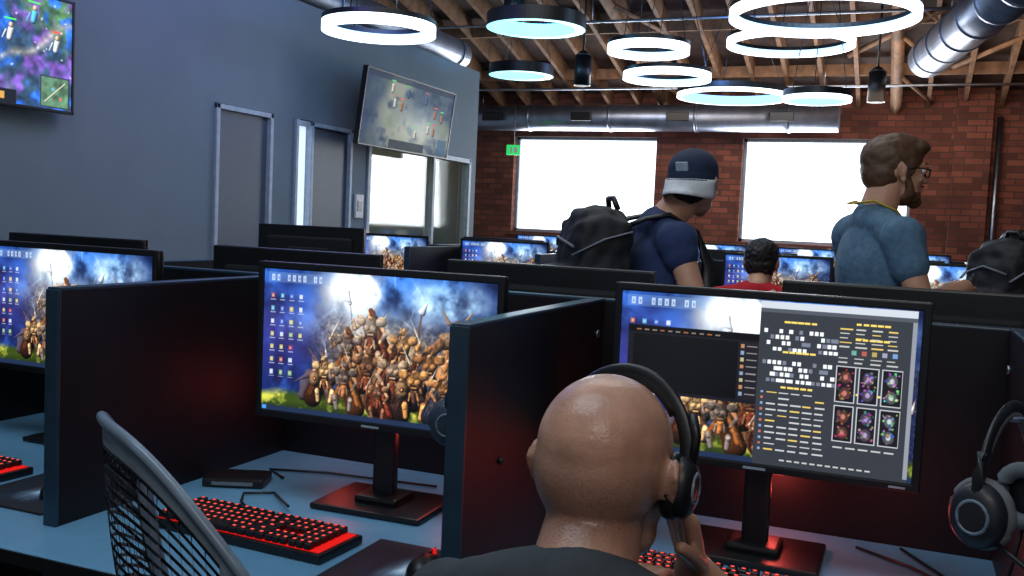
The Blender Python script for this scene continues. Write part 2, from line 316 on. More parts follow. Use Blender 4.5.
def desktop2(W, H):
    A = wallpaper(W, H); U, Y = grid(W, H); rs = np.random.RandomState(8)
    A = rect(A, U, Y, .03, .36, .50, .79, (.09,.09,.12)); A = rect(A, U, Y, .03, .745, .50, .785, (.03,.03,.045))
    A = rect(A, U, Y, .05, .38, .42, .735, (.04,.04,.05)); A = rect(A, U, Y, .425, .38, .495, .735, (.12,.11,.14))
    for k in range(11): A = rect(A, U, Y, .06+.028*k, .757, .076+.028*k, .767, (.70,.62,.55) if k % 3 else (.8,.5,.3), .7)
    for k in range(8):
        y = .70-.042*k; A = rect(A, U, Y, .43, y, .442, y+.022, [(.7,.5,.35),(.5,.6,.7),(.7,.68,.5)][k % 3]); A = rect(A, U, Y, .45, y+.008, .485, y+.014, (.7,.7,.68), .7)
    A = rect(A, U, Y, .49, .0, .985, .995, (.20,.215,.245)); A = rect(A, U, Y, .49, .955, .985, .995, (.78,.81,.85))
    A = rect(A, U, Y, .49, .93, .985, .955, (.31,.33,.37)); A = rect(A, U, Y, .972, .02, .985, .93, (.55,.57,.61))
    for x0, y0 in [(.53,.87),(.76,.89),(.53,.69),(.76,.80),(.53,.475),(.75,.475)]:
        for q in range(5): A = rect(A, U, Y, x0+.04+.022*q, y0, x0+.056+.022*q+.004*rs.rand(), y0+.012, (.95,.84,.42), 1)
    for kb in (0, 1):
        for r in range(4):
            for c in range(14):
                if rs.rand() < .72:
                    x = .505+.0165*c+.005*r; y = .81-.036*r-kb*.190
                    A = rect(A, U, Y, x, y, x+.012*(1 if rs.rand() < .8 else 1.9), y+.022, (.92,.94,.96) if rs.rand() < .65 else (.45,.48,.55))
    for r in range(5):
        for k in range(4):
            A = rect(A, U, Y, .75+.05*k, .86-.026*r, .775+.05*k+.015*rs.rand(), .867-.026*r, (.78,.78,.76) if (r+k) % 3 else (.90,.78,.40), .95)
    for k, cc in enumerate([(.4,.65,.6),(.7,.35,.3),(.7,.62,.35),(.6,.6,.7),(.45,.6,.8)]): A = rect(A, U, Y, .79+.032*k, .715, .805+.032*k, .740, cc)
    for r in range(3):
        for k in range(4): A = rect(A, U, Y, .75+.05*k, .69-.026*r, .775+.05*k+.012*rs.rand(), .697-.026*r, (.78,.78,.76), .9)
    for rr in range(2):
        for c in range(3):
            x = .745+.072*c; y = .43-.235*rr-.0
            A = rect(A, U, Y, x, y-.17+.17, x+.064, y+.215, (.74,.76,.78)); A = rect(A, U, Y, x+.003, y+.006, x+.061, y+.209, (.09,.08,.11))
            col = [(.68,.42,.38),(.60,.54,.68),(.66,.72,.74)][c]
            for q in (.15,.055):
                A = ell(A, U, Y, x+.032, y+q, .020, .042, 0, tuple(v*.45 for v in col), .25); A = ell(A, U, Y, x+.032, y+q, .009, .020, 0, tuple(v*1.1 for v in col), .4)
            for i in range(26):
                A = ell(A, U, Y, x+.010+.044*rs.rand(), y+.02+.175*rs.rand(), .002+.004*rs.rand(), .006+.008*rs.rand(), rs.rand()*3, tuple(v*(.3+.9*rs.rand()) for v in col), .5)
    for r in range(11):
        y = .44-.035*r
        A = rect(A, U, Y, .505, y, .514, y+.014, (.75,.42,.36) if r % 2 else (.50,.62,.78))
        for k in range(5):
            if rs.rand() < .88: A = rect(A, U, Y, .525+.040*k, y+.003, .525+.040*k+.024+.012*rs.rand(), y+.011, (.80,.81,.82) if (r+k) % 5 else (.92,.80,.40), .95)
    for k in range(12): A = rect(A, U, Y, .58+.025*k, .035, .597+.025*k, .044, (.8,.8,.8), .9)
    for k in range(5): A = rect(A, U, Y, .75+.04*k, .155, .78+.04*k, .165, (.8,.8,.8), .9)
    return np.clip(A, 0, 1)

def tvmap(W, H, seed=2):
    U, Y = grid(W, H); n = fbm(H, W, 4, seed, 3); n2 = fbm(H, W, 9, seed+7, 3); n3 = fbm(H, W, 30, 5, 2)
    A = np.zeros((H, W, 3))+np.array((.20,.30,.40)); A = mixc(A, (.36,.54,.34), np.clip((n-.5)*6, 0, 1)); A = mixc(A, (.50,.34,.74), np.clip((n2-.52)*7, 0, 1)*.85); A = mixc(A, (.18,.42,.90), np.clip((.46-n2)*7, 0, 1)*.9)
    A = mixc(A, (.70,.66,.62), np.clip(1-np.abs(U*.8-.05-Y+.35*(n-.5))/.06, 0, 1)*.7)
    A = A*(.6+.8*n3[..., None])
    rs = np.random.RandomState(seed)
    for i in range(9):
        x, y = .08+.86*rs.rand(), .25+.6*rs.rand(); c = [(.80,.35,.6),(.95,.78,.45),(.35,.75,.95),(.85,.88,.92)][rs.randint(4)]
        A = stroke(A, U, Y, x, y, x+.01, y+.07, .03, .035, c); A = stroke(A, U, Y, x+.01, y+.11, x+.01, y+.115, .025, .025, (.9,.75,.6)); A = stroke(A, U, Y, x-.02, y+.06, x-.04, y-.01, .012, .008, c); A = rect(A, U, Y, x-.03, y+.16, x+.04, y+.175, (.9,.3,.3) if i % 2 else (.3,.9,.4))
    for i in range(25): A = ell(A, U, Y, rs.rand(), rs.rand(), .004+.008*rs.rand(), .008+.015*rs.rand(), rs.rand()*3, (.9,.95,1), .8, .8)
    A = rect(A, U, Y, .25, 0, .66, .12, (.10,.12,.16))
    for k in range(8): A = rect(A, U, Y, .28+.04*k, .03, .31+.04*k, .09, [(.3,.5,.8),(.8,.6,.3),(.5,.7,.4)][k % 3])
    A = rect(A, U, Y, .80, .01, .99, .30, (.20,.25,.28)); s = (U > .81)&(U < .98)&(Y > .025)&(Y < .285)
    A[s] = (np.array((.34,.48,.38))*(.6+.8*n3[..., None]))[s]; A = stroke(A, U, Y, .83, .06, .96, .25, .010, .010, (.78,.78,.70)); A = ell(A, U, Y, .88, .18, .01, .018, 0, (.4,.7,1), .5); A = ell(A, U, Y, .93, .10, .01, .018, 0, (1,.4,.3), .5)
    return np.clip(A*1.1, 0, 1)
def tvfield(W, H):
    U, Y = grid(W, H); n = fbm(H, W, 3, 31, 3); n2 = fbm(H, W, 9, 3, 3)
    A = np.zeros((H, W, 3))+np.array((.27,.33,.40)); A = mixc(A, (.52,.54,.50), np.clip((n-.47)*5, 0, 1)); A = mixc(A, (.14,.22,.32), np.clip((.47-n2)*5, 0, 1)*.8); A = mixc(A, (.40,.46,.34), np.clip((n2-.58)*6, 0, 1)*.6)
    A = mixc(A, (.82,.84,.80), np.clip(1-np.hypot((U-.62)/.34, (Y-.38)/.42), 0, 1)*.7)  # pale glare on the glass, painted into the picture
    A = mixc(A, (.12,.18,.30), np.clip(1-U/.25, 0, 1)*.6)
    A = rect(A, U, Y, 0, .92, 1, 1, (.14,.18,.26), .7); A = rect(A, U, Y, .3, 0, .7, .12, (.12,.15,.2), .8); A = rect(A, U, Y, .86, .02, .98, .25, (.2,.34,.45), .8)
    rs = np.random.RandomState(4)
    for i in range(10):
        x, y = .1+.8*rs.rand(), .2+.6*rs.rand(); A = stroke(A, U, Y, x, y, x, y+.08, .03, .03, [(.25,.35,.5),(.60,.42,.3),(.75,.72,.70)][rs.randint(3)]); A = rect(A, U, Y, x-.02, y+.14, x+.02, y+.155, (.85,.35,.3) if i % 2 else (.35,.8,.45))
    return np.clip(A, 0, 1)
def screen_mesh(name, A, w, h, m):
    H, W, _ = A.shape
    xs, zs = np.meshgrid(np.linspace(-w/2, w/2, W), np.linspace(-h/2, h/2, H))
    co = np.stack([xs, np.zeros_like(xs), zs], -1).reshape(-1, 3)
    i = np.arange((H-1)*(W-1)); r = i//(W-1); c = i % (W-1); a = r*W+c
    F = np.stack([a, a+1, a+W+1, a+W], 1)
    me = bpy.data.meshes.new(name); me.from_pydata(co.tolist(), [], F.tolist())
    at = me.color_attributes.new('Col', 'FLOAT_COLOR', 'POINT')
    L = np.where(A <= .04045, A/12.92, ((A+.055)/1.055)**2.4)
    at.data.foreach_set('color', np.concatenate([L, np.ones((H, W, 1))], -1).astype(np.float32).ravel())
    me.materials.append(M[m]); return me

# ------------------------------------------------------------ people tools
class Blob:
    def __init__(s): s.b = B()
    def e(s, c, r, rot=None, seg=28): s.b.sph(c, r, 'black', rot, seg); return s
    def c(s, p0, r0, p1, r1, seg=20):
        s.b.sph(p0, r0, 'black', seg=seg); s.b.sph(p1, r1, 'black', seg=seg)
        s.b.cyl(p0, p1, r0, 'black', r1, seg=seg); return s
    def xf(s, mx): bmesh.ops.transform(s.b.bm, matrix=mx, verts=s.b.bm.verts); return s
    def join(s, o):
        me = bpy.data.meshes.new('t'); o.b.bm.to_mesh(me); s.b.bm.from_mesh(me); return s
    def make(s, name, voxel, smooth, mats, parent, disp=0, cut=None, dsc=55):
        me = bpy.data.meshes.new('tmp'); s.b.bm.to_mesh(me); o = add('tmp', me)
        md = o.modifiers.new('r', 'REMESH'); md.mode = 'VOXEL'; md.voxel_size = voxel; md.use_smooth_shade = True
        sm = o.modifiers.new('s', 'SMOOTH'); sm.factor = .5; sm.iterations = smooth
        dg = bpy.context.evaluated_depsgraph_get(); nm = bpy.data.meshes.new_from_object(o.evaluated_get(dg))
        nm.name = name; bpy.data.objects.remove(o)
        nm.materials.clear()
        for m in mats: nm.materials.append(M[m])
        nm.polygons.foreach_set('use_smooth', [True]*len(nm.polygons))
        if disp:
            from mathutils import noise
            for v in nm.vertices:
                v.co += v.normal*disp*noise.noise(v.co*dsc)
        if cut:
            bm = bmesh.new(); bm.from_mesh(nm)
            for co, no in cut: bmesh.ops.bisect_plane(bm, geom=list(bm.verts)+list(bm.edges)+list(bm.faces), plane_co=co, plane_no=no, clear_outer=True)
            bm.to_mesh(nm); bm.free()
        return add(name, nm, parent=parent)

def head_blob(rolls=False):
    h = Blob()
    h.e((0,-.014,.036),(.077,.099,.084)); h.e((0,-.032,.014),(.0745,.080,.080)); h.e((0,.028,-.012),(.065,.066,.085))
    h.e((0,.030,-.065),(.056,.056,.042)); h.e((0,.070,-.095),(.024,.020,.020))
    h.c((0,.088,.018),.008,(0,.108,-.022),.012); h.e((.012,.098,-.026),(.009,.010,.008)); h.e((-.012,.098,-.026),(.009,.010,.008))
    h.c((-.036,.080,.030),.010,(.036,.080,.030),.010)
    h.c((-.018,.088,-.052),.006,(.018,.088,-.052),.006); h.c((-.015,.087,-.063),.007,(.015,.087,-.063),.007)
    h.e((.042,.062,-.018),(.020,.022,.020)); h.e((-.042,.062,-.018),(.020,.022,.020))
    if rolls:
        h.e((0,-.076,-.060),(.046,.022,.013)); h.e((0,-.074,-.090),(.046,.021,.012))
    for s in (1,-1):
        h.e((s*.083,-.012,.004),(.007,.019,.026),(0,s*.15,-s*.55)); h.e((s*.080,-.004,-.024),(.007,.011,.014),(0,0,-s*.4))
        h.c((s*.091,-.028,.012),.0045,(s*.086,-.018,.030),.0045); h.c((s*.091,-.028,.012),.0045,(s*.085,-.016,-.014),.0045)
    return h
def hand(bl, w, d, n, side, curl=.5, s=1.0):
    w = V(w); d = V(d).normalized(); n = V(n); n = (n-d*n.dot(d)).normalized(); lat = d.cross(n).normalized()*side
    L = [.062,.078,.084,.074]; 
    for i in range(4):
        off = (-.031+.0207*i)*s; k = w+d*(.088-(.010 if i == 0 else 0))*s+lat*off
        bl.c(w+lat*off*.55, .013*s, k, .0115*s, 12)
        p = k; ang = 0
        for j, f in enumerate((.45,.31,.24)):
            ang += curl*(.8 if j == 0 else 1.0)
            dd = d*math.cos(ang)+n*math.sin(ang); q = p+dd*L[i]*f*s
            bl.c(p, (.0092-.0008*j)*s, q, (.0085-.0008*j)*s, 10); p = q
    t0 = w+d*.025*s+lat*.026*s; td = (d*.75+lat*.55+n*.35).normalized(); t1 = t0+td*.042*s; t2 = t1+(td+n*.3+d*.25).normalized()*.032*s
    bl.c(w+d*.01, .013*s, t0, .013*s, 12); bl.c(t0, .0125*s, t1, .0105*s, 12); bl.c(t1, .0105*s, t2, .0085*s, 12)
def face_bits(parent, mx, brow='hairdk', glasses=False):
    b = B()
    for s in (1,-1):
        b.sph((s*.031,.080,.008), .0125, 'eye'); b.sph((s*.031,.0895,.008), (.0055,.004,.0055), 'iris', seg=12)
        b.tube([(s*.018,.094,.032),(s*.03,.094,.037),(s*.045,.084,.034)], .0035, brow, flat=.8)
        if glasses:
            b.tube([(s*.033+.021*math.cos(a),.102-.004*abs(math.cos(a)), .006+.017*math.sin(a)) for a in np.linspace(0, 6.283, 20)[:-1]], .0024, 'black', closed=True)
            b.tube([(s*.053,.099,.012),(s*.079,.06,.014),(s*.090,.0,.014)], .0024, 'black')
    if glasses: b.tube([(-.013,.104,.008),(0,.108,.011),(.013,.104,.008)], .0018, 'black')
    b.tube([(-.02,.0925,-.0575),(0,.0965,-.0570),(.02,.0925,-.0575)], .0022, 'lip')
    bmesh.ops.transform(b.bm, matrix=mx, verts=b.bm.verts)
    return b.obj('face_details', parent=parent)
def arm(sk, sh, el, wr, hd, hn, side, curl=.5, r=1.0):
    sk.c(sh, .046*r, el, .041*r); sk.c(el, .042*r, V(el).lerp(V(wr), .35), .041*r); sk.c(V(el).lerp(V(wr), .35), .041*r, wr, .026*r)
    hand(sk, wr, hd, hn, side, curl)
def standing(name, loc, rotz, H, shirt, arms, skin='skin', head_rot=(0,0,0), hairf=None, vox=.007, extra=None, glasses=False, brow='hairdk', hf=.04, hz=1.675, slv=.55):
    e = empty(name, (loc[0], loc[1], 0), rotz); z0 = H-1.80
    def P(x, y, z): return V((x, y, z+z0*(z/1.8)))
    hc = P(0, hf, hz); hmx = Matrix.Translation(hc) @ Euler(head_rot).to_matrix().to_4x4()
    sk = Blob(); sk.join(head_blob().xf(hmx)); sk.c(hc+V((0,-.030,-.05)), .060, P(0,-.015,1.49), .064)
    sh = Blob()
    sh.e(P(0,.005,1.34),(.185,.118,.19)); sh.e(P(0,.02,1.12),(.160,.118,.19)); sh.e(P(0,0,.98),(.168,.122,.13))
    sh.c(P(-.15,-.005,1.465),.062,P(.15,-.005,1.465),.062); sh.c(P(0,-.015,1.505),.071,P(.13,-.01,1.475),.055); sh.c(P(0,-.015,1.505),.071,P(-.13,-.01,1.475),.055)
    for s, (el, wr, hd, hn, cu) in zip((1,-1), arms):
        S = P(s*.185,0,1.45); E = P(*el); W_ = P(*wr)
        arm(sk, S, E, W_, hd, hn, s, cu); sh.c(S, .072, S.lerp(E, slv), .064); sh.c(S.lerp(E, slv), .064, S.lerp(E, slv+.05), .064)
    sh.make('tshirt', vox, 5, [shirt], e, disp=.008, dsc=11)
    sk.make('body_skin', vox*.75, 3, [skin], e)
    pt = Blob(); pt.e(P(0,0,.93),(.166,.118,.13))
    for s in (1,-1):
        pt.c(P(s*.09,0,.88),.088,P(s*.11,.015,.50),.060); pt.c(P(s*.11,.015,.50),.060,P(s*.12,-.01,.10),.046)
    pt.make('trousers', .012, 4, ['jean'], e)
    so = Blob()
    for s in (1,-1): so.e((s*.125,.05,.042),(.045,.135,.040)); so.e((s*.12,-.03,.07),(.04,.05,.05))
    so.make('shoes', .010, 3, ['shoe'], e, cut=[((0,0,.004),(0,0,-1))])
    face_bits(e, hmx, brow, glasses)
    if hairf: hairf(e, hmx)
    if extra: extra(e, P)
    return e
def hair_full(m, d=.006, dsc=55):
    def f(e, mx):
        h = Blob(); h.e((0,-.020,.046),(.086,.106,.086)); h.e((0,-.050,.0),(.077,.068,.076)); h.e((.01,.058,.088),(.060,.045,.032)); h.e((0,.0,.075),(.075,.095,.062))
        for s in (1,-1): h.e((s*.072,.020,.018),(.010,.020,.035))
        h.xf(mx).make('hair', .006, 3, [m], e, disp=d, dsc=dsc)
    return f
def beardf(m):
    def f(e, mx):
        h = Blob(); h.e((0,.036,-.077),(.058,.056,.036)); h.e((0,.074,-.098),(.030,.024,.022)); h.c((-.026,.090,-.043),.0065,(.026,.090,-.043),.0065)
        for s in (1,-1): h.c((s*.064,.015,-.010),.011,(s*.052,.035,-.070),.017)
        h.xf(mx).make('beard', .005, 2, [m], e, disp=.003)
    return f
def backpack(e, P, mats=('pack','black'), dz=0, sc_=1.0):
    def Q(x, y, z): return P(x*sc_, -.12+(y+.12)*sc_, z+dz)
    bl = Blob(); bl.e(Q(0,-.235,1.22),(.16*sc_,.11*sc_,.20)); bl.b.box(Q(0,-.225,1.18),(.30*sc_,.18*sc_,.42),'black',.05); bl.b.box(Q(0,-.34,1.10),(.24*sc_,.10*sc_,.24),'black',.035); bl.e(Q(0,-.22,1.39),(.14*sc_,.09*sc_,.06))
    bl.make('backpack_bag', .010, 3, [mats[0]], e, disp=.012, dsc=22)
    b = B()
    for s in (1,-1):
        b.tube([P(s*.09,-.15,1.44+dz*.5),P(s*.105,-.09,1.53),P(s*.115,-.01,1.548),P(s*.12,.09,1.49),P(s*.125,.140,1.37),P(s*.13,.13,1.2),P(s*.17,.03,1.08),P(s*.18,-.12,1.06)], .026, mats[1], flat=.35)
        b.box(Q(s*.165,-.24,1.13),(.03,.12,.18),mats[1],.012)
        b.tube([Q(s*.152,-.15,1.36),Q(s*.165,-.24,1.33),Q(s*.14,-.33,1.27)], .008, 'grey', flat=.4)
    b.tube([Q(-.05,-.17,1.44),Q(-.03,-.18,1.48),Q(.03,-.18,1.48),Q(.05,-.17,1.44)], .010, mats[1])
    b.tube([Q(-.11,-.32,1.30),Q(0,-.345,1.33),Q(.11,-.32,1.30)], .005, 'grey'); b.tube([Q(-.10,-.390,1.17),Q(.10,-.390,1.17)], .004, 'grey')
    b.obj('backpack_straps', parent=e)

# ------------------------------------------------------------ camera
yaw, pit, ro = math.radians(22), math.radians(3.9), .045
r0 = V((math.cos(yaw), math.sin(yaw), 0)); fw = V((-math.sin(yaw)*math.cos(pit), math.cos(yaw)*math.cos(pit), -math.sin(pit))); u0 = r0.cross(fw)
rr = (r0+u0*ro).normalized(); uu = (u0-r0*ro).normalized()
cd = bpy.data.cameras.new('camera'); cam = add('camera', cd)
mx = Matrix((rr, uu, -fw)).transposed().to_4x4(); mx.translation = (0,0,1.42); cam.matrix_world = mx
cd.lens = 33.75; cd.sensor_width = 36; cd.clip_start = .05
sc.camera = cam

# ------------------------------------------------------------ office chairs
def chair(loc, rz, seat=.46, arms=True, Hh=.52, W=.255, sw=.47):
    e = empty('office_chair', (loc[0], loc[1], 0), rz)
    bm = bmesh.new(); NU, NV = 30, 30
    def pt(i, j):
        s = -1+2*i/NU; t = j/NV
        wt = W*(1-.06*(1-t)); x = s*wt; top = Hh*(1-.30*abs(s)**2.6)
        z = top*t
        tt = z/Hh
        return V((x, -.235-.13*tt+.02*tt*tt+.11*s*s-.02*math.sin(tt*3.1), seat+.08+z))
    vs = [[bm.verts.new(pt(i, j)) for j in range(NV+1)] for i in range(NU+1)]
    inner = []
    for i in range(NU):
        for j in range(NV):
            f = bm.faces.new((vs[i][j], vs[i+1][j], vs[i+1][j+1], vs[i][j+1])); f.smooth = True
            rim = i < 2 or i >= NU-2 or j >= NV-2 or j < 1
            f.material_index = 1 if rim else 0
            if not rim: inner.append(f)
    bmesh.ops.inset_individual(bm, faces=inner, thickness=.0048, depth=0)
    bmesh.ops.delete(bm, geom=inner, context='FACES')
    me = bpy.data.meshes.new('back_shell'); bm.to_mesh(me); bm.free(); me.materials.append(M['chairk']); me.materials.append(M['rimg'])
    o = add('back_shell', me, parent=e); so = o.modifiers.new('s','SOLIDIFY'); so.thickness = .006
    b = B(); out = [pt(i, 0) for i in range(NU+1)]+[pt(NU, j) for j in range(1, NV+1)]+[pt(i, NV) for i in range(NU-1, -1, -1)]+[pt(0, j) for j in range(NV-1, 0, -1)]
    b.tube(out, .008, 'rimg', closed=True)
    bl = Blob(); bl.b.box((0,-.0,seat-.025),(sw,.42,.05),'black',.024); o2 = bl.make('x', .012, 4, ['shirtk'], e); o2.name = 'seat'
    for s in (1,-1):
        b.tube([pt(15+s*10, 6)+V((0,-.012,0)), V((s*.17,-.29,seat+.04)), V((s*.13,-.20,seat-.05)), V((s*.05,-.03,seat-.07))], .016, 'lgrey')
        if arms: b.tube([(s*.16,-.02,seat-.06),(s*.275,-.03,seat-.03),(s*.285,-.04,seat+.10),(s*.275,-.04,seat+.175)], .013, 'black'); b.box((s*.275,0,seat+.19),(.06,.25,.028),'black',.012)
    b.box((0,-.02,seat-.07),(.22,.22,.04),'black',.01); b.cyl((0,0,.10),(0,0,seat-.07),.026,'steel'); b.cyl((0,0,.08),(0,0,.24),.036,'black')
    for k in range(5):
        a = 2*math.pi*k/5+.3; d = V((math.cos(a), math.sin(a), 0)); b.tube([V((0,0,.11)), d*.15+V((0,0,.105)), d*.30+V((0,0,.075))], [.03,.024,.016], 'black')
        q = d*.30; side = V((-d.y, d.x, 0))
        for sg in (1,-1): b.cyl(q+side*sg*.008+V((0,0,.028)), q+side*sg*.026+V((0,0,.028)), .028, 'black')
        b.cyl(q+V((0,0,.03)), q+V((0,0,.08)), .009, 'steel')
    b.obj('frame', parent=e)
    return e
chair((-.840,1.325), math.radians(-34), seat=.470, arms=False, Hh=.56, W=.275, sw=.43)
chair((-.31,.80), 0, seat=.44)
chair((-.67,4.72), 0)

# ------------------------------------------------------------ headsets
def headset_mesh(cup, pad, w=.088, skew=0, br=.013, cs=1.0, zt=.105):
    b = B(); pts = []
    for a in np.linspace(-1.75, 1.75, 27):
        x = w*math.sin(a); z = .03+zt*math.cos(a); pts.append((x, skew*x, z))
    b.tube(pts, br, cup, flat=.35, up=(0,1,0)); b.tube([(p[0]*.95,p[1],p[2]-.006) for p in pts[6:21]], br*.85, pad, flat=.4, up=(0,1,0))
    for s in (1,-1):
        c = V((s*w*.97, skew*s*w, .0)); mx = Matrix.Translation(c) @ Matrix.Rotation(math.pi/2, 4, 'Y') @ Matrix.Diagonal((1.15*cs,.95*cs,cs,1))
        b.lathe([(.0005,s*.022),(.018,s*.0215),(.030,s*.019),(.038,s*.010),(.040,s*.0),(.038,-s*.004),(.0005,-s*.004)], cup, seg=36, closed=False, mx=mx, smooth=True)
        b.tube([tuple(c+V((-s*.012*cs,.033*cs*math.cos(t),.038*cs*math.sin(t)))) for t in np.linspace(0,6.283,25)[:-1]], .012*cs, pad, closed=True)
        b.tube([tuple(c+V((s*.0205*cs,.02*cs*math.cos(t),.022*cs*math.sin(t)))) for t in np.linspace(0,6.283,21)[:-1]], .0025, 'rimg', closed=True)
        b.tube([tuple(c+V((s*.012*cs,.0,.02))),tuple(c+V((s*.014*cs,0,.06))),tuple(c+V((s*.004,0,.085)))], .007*cs, cup)
    return b

# ------------------------------------------------------------ seated people
def seated(name, loc, rz, shirt, skin, head, hpitch, hrotz, sh_z, arms, hair=None, vox=.007, hv=.0042, sw=.185, rolls=False, smo=4, up=0):
    e = empty(name, (loc[0], loc[1], 0), rz); hc = V(head)
    hmx = Matrix.Translation(hc) @ Euler((hpitch, 0, hrotz)).to_matrix().to_4x4()
    sk = Blob(); sk.join(head_blob(rolls).xf(hmx))
    nb = V((0, hc.y-.075, sh_z+.05)); no = hmx @ V((0,-.030,-.050))
    sk.c(no, .056, nb, .060); sk.c(no+V((0,-.012,.0)), .050, nb+V((0,-.02,-.01)), .057)
    s = Blob(); c = V((0, nb.y-.01, sh_z))
    s.c(c+V((-sw+.04,0,-.012)), .056, c+V((sw-.04,0,-.012)), .056); s.c(c+V((0,-.012,.016+up)), .068, c+V((.125,0,-.010)), .052); s.c(c+V((0,-.012,.016+up)), .068, c+V((-.125,0,-.010)), .052)
    s.e(c+V((0,-.03,-.15)), (.175,.12,.17), (-.25,0,0)); s.e(c+V((0,-.08,-.34)), (.17,.13,.18), (-.1,0,0)); s.e((0, c.y-.12, .56), (.18,.14,.11))
    for sg, (el, wr, hd, hn, cu) in zip((1,-1), arms):
        S = c+V((sg*sw, .01, -.03)); arm(sk, S, el, wr, hd, hn, sg, cu); s.c(S, .062, S.lerp(V(el), .62), .058)
    s.make('tshirt', vox, 6, [shirt], e, disp=.006, dsc=12)
    o = sk.make('body_skin', hv, smo, [skin], e)
    inv = hmx.inverted(); at = o.data.attributes.new('Stub', 'FLOAT', 'POINT'); vals = []
    for v in o.data.vertices:
        q = inv @ v.co; r = math.hypot(q.x, q.y)
        k = 0
        if r < .13 and -.09 < q.z < .07:
            k = min(1, max(0, (.055-q.z)/.07))*min(1, max(0, (q.z+.085)/.04))*min(1, max(0, (.03-q.y)/.03))
        vals.append(k*.8)
    at.data.foreach_set('value', vals)
    p = Blob(); hy = c.y-.12; p.e((0,hy,.54),(.175,.14,.10))
    for sg in (1,-1):
        p.c((sg*.09,hy+.02,.54),.085,(sg*.13,hy+.46,.53),.062); p.c((sg*.13,hy+.46,.53),.060,(sg*.13,hy+.46,.10),.044)
    p.make('trousers', .012, 4, ['jean'], e)
    so = Blob()
    for sg in (1,-1): so.e((sg*.13,hy+.52,.042),(.045,.13,.040)); so.e((sg*.13,hy+.45,.07),(.04,.05,.05))
    so.make('shoes', .010, 3, ['shoe'], e, cut=[((0,0,.004),(0,0,-1))])
    face_bits(e, hmx)
    if hair: hair(e, hmx)
    return e, hmx
e, hmx = seated('bald_man', (-.305,.93), 0, 'shirtg', 'skinb', (0,.15,1.128), -.10, -.06, .986,
    [((.21,.44,.785),(.085,.280,.985),(-.19,-.30,.93),(-.75,-.55,-.2),.55), ((-.24,.42,.79),(-.10,.66,.805),(.15,1,-.02),(0,0,-1),.22)], sw=.165, hv=.0036, rolls=True, smo=7, up=.012)
hb = headset_mesh('black','black', w=.088, skew=-.22, br=.0085, cs=.80, zt=.098); bmesh.ops.transform(hb.bm, matrix=hmx @ Matrix.Translation((.002,.030,-.004)) @ Matrix.Rotation(-.10,4,'X'), verts=hb.bm.verts); hb.obj('worn_headset', parent=e)

seated('seated_man', (-.66,4.90), 0, 'shirtr', 'skin', (0,.10,1.262), -.1, 0, 1.115,
    [((.26,.25,.88),(.15,.38,.82),(-.1,1,-.05),(0,0,-1),.25), ((-.26,.25,.88),(-.15,.38,.82),(.1,1,-.05),(0,0,-1),.25)], hair=hair_full('hairdk'), vox=.010, hv=.008)

def cap_hair(e, mx):
    h = Blob(); h.e((0,-.030,.012),(.081,.088,.068)); h.e((0,-.055,-.02),(.066,.05,.050)); h.xf(mx).make('hair', .006, 2, ['hairdk'], e, disp=.004)
    c = Blob(); c.e((0,-.012,.052),(.087,.109,.078)); c.e((0,-.012,.030),(.0885,.111,.050)); c.xf(mx)
    z = mx @ V((0,0,.012)); n = mx.to_3x3() @ V((0,0,-1)); c.make('baseball_cap', .005, 4, ['navy'], e, cut=[(z, n)])
    b = B(); t = bmesh.new(); N = 20; rows = []
    for k in range(6):
        f = k/5; row = []
        for i in range(N+1):
            a = math.pi*(.06+.88*i/N); x = -math.cos(a)*(.089); y = -.012-math.sin(a)*(.104+.070*f*math.sin(a)**.6)
            row.append(t.verts.new((x, y, .018-.050*f-x*x*2.2*f)))
        rows.append(row)
    for k in range(5):
        for i in range(N): q = t.faces.new((rows[k][i], rows[k][i+1], rows[k+1][i+1], rows[k+1][i])); q.smooth = True
    b.merge(t, 'white'); bmesh.ops.solidify(b.bm, geom=list(b.bm.faces), thickness=.005)
    b.tube([(math.cos(a)*.089, -.012+math.sin(a)*.111, .015) for a in np.linspace(0,6.283,41)[:-1]], .004, 'navy', closed=True)
    b.box((0,-.121,.062),(.045,.008,.032),'lgrey',.003,rot=(.30,0,0)); b.sph((0,-.012,.130),.006,'navy')
    bmesh.ops.transform(b.bm, matrix=mx, verts=b.bm.verts); b.obj('cap_brim', parent=e)
RT = V((.927,.375)); FW = V((-.375,.927))
def face_rz(a):
    a = math.radians(a); d = FW*math.cos(a)+RT*math.sin(a); return math.atan2(-d.x, d.y)
downl = ((-.25,-.03,1.15),(-.26,.08,.91),(0,.15,-1),(1,0,0),.35)
standing('man_in_cap', (-.80,3.36), face_rz(80), 1.71, 'shirtn', [((.25,.05,1.25),(.22,.27,1.24),(-.1,1,-.2),(-1,0,0),.4), downl], hairf=cap_hair, head_rot=(.04,0,.85), hf=.115, hz=1.665, slv=.16,
    extra=lambda e, P: backpack(e, P, dz=.12, sc_=1.12))
def bearded(e, mx): hair_full('hairbr', .003, 40)(e, mx); beardf('hairbr')(e, mx)
def lan(e, P):
    b = B(); b.tube([P(.02,-.092,1.56),P(.07,-.05,1.57),P(.09,.02,1.54),P(.07,.105,1.455),P(.02,.148,1.27),P(0,.155,1.14),P(-.02,.148,1.27),P(-.07,.105,1.455),P(-.09,.02,1.54),P(-.07,-.05,1.57),P(-.02,-.092,1.56)], .011, 'yellow', flat=.4); b.box(P(0,.165,1.08),(.07,.004,.10),'placard',.001); b.obj('lanyard', parent=e)
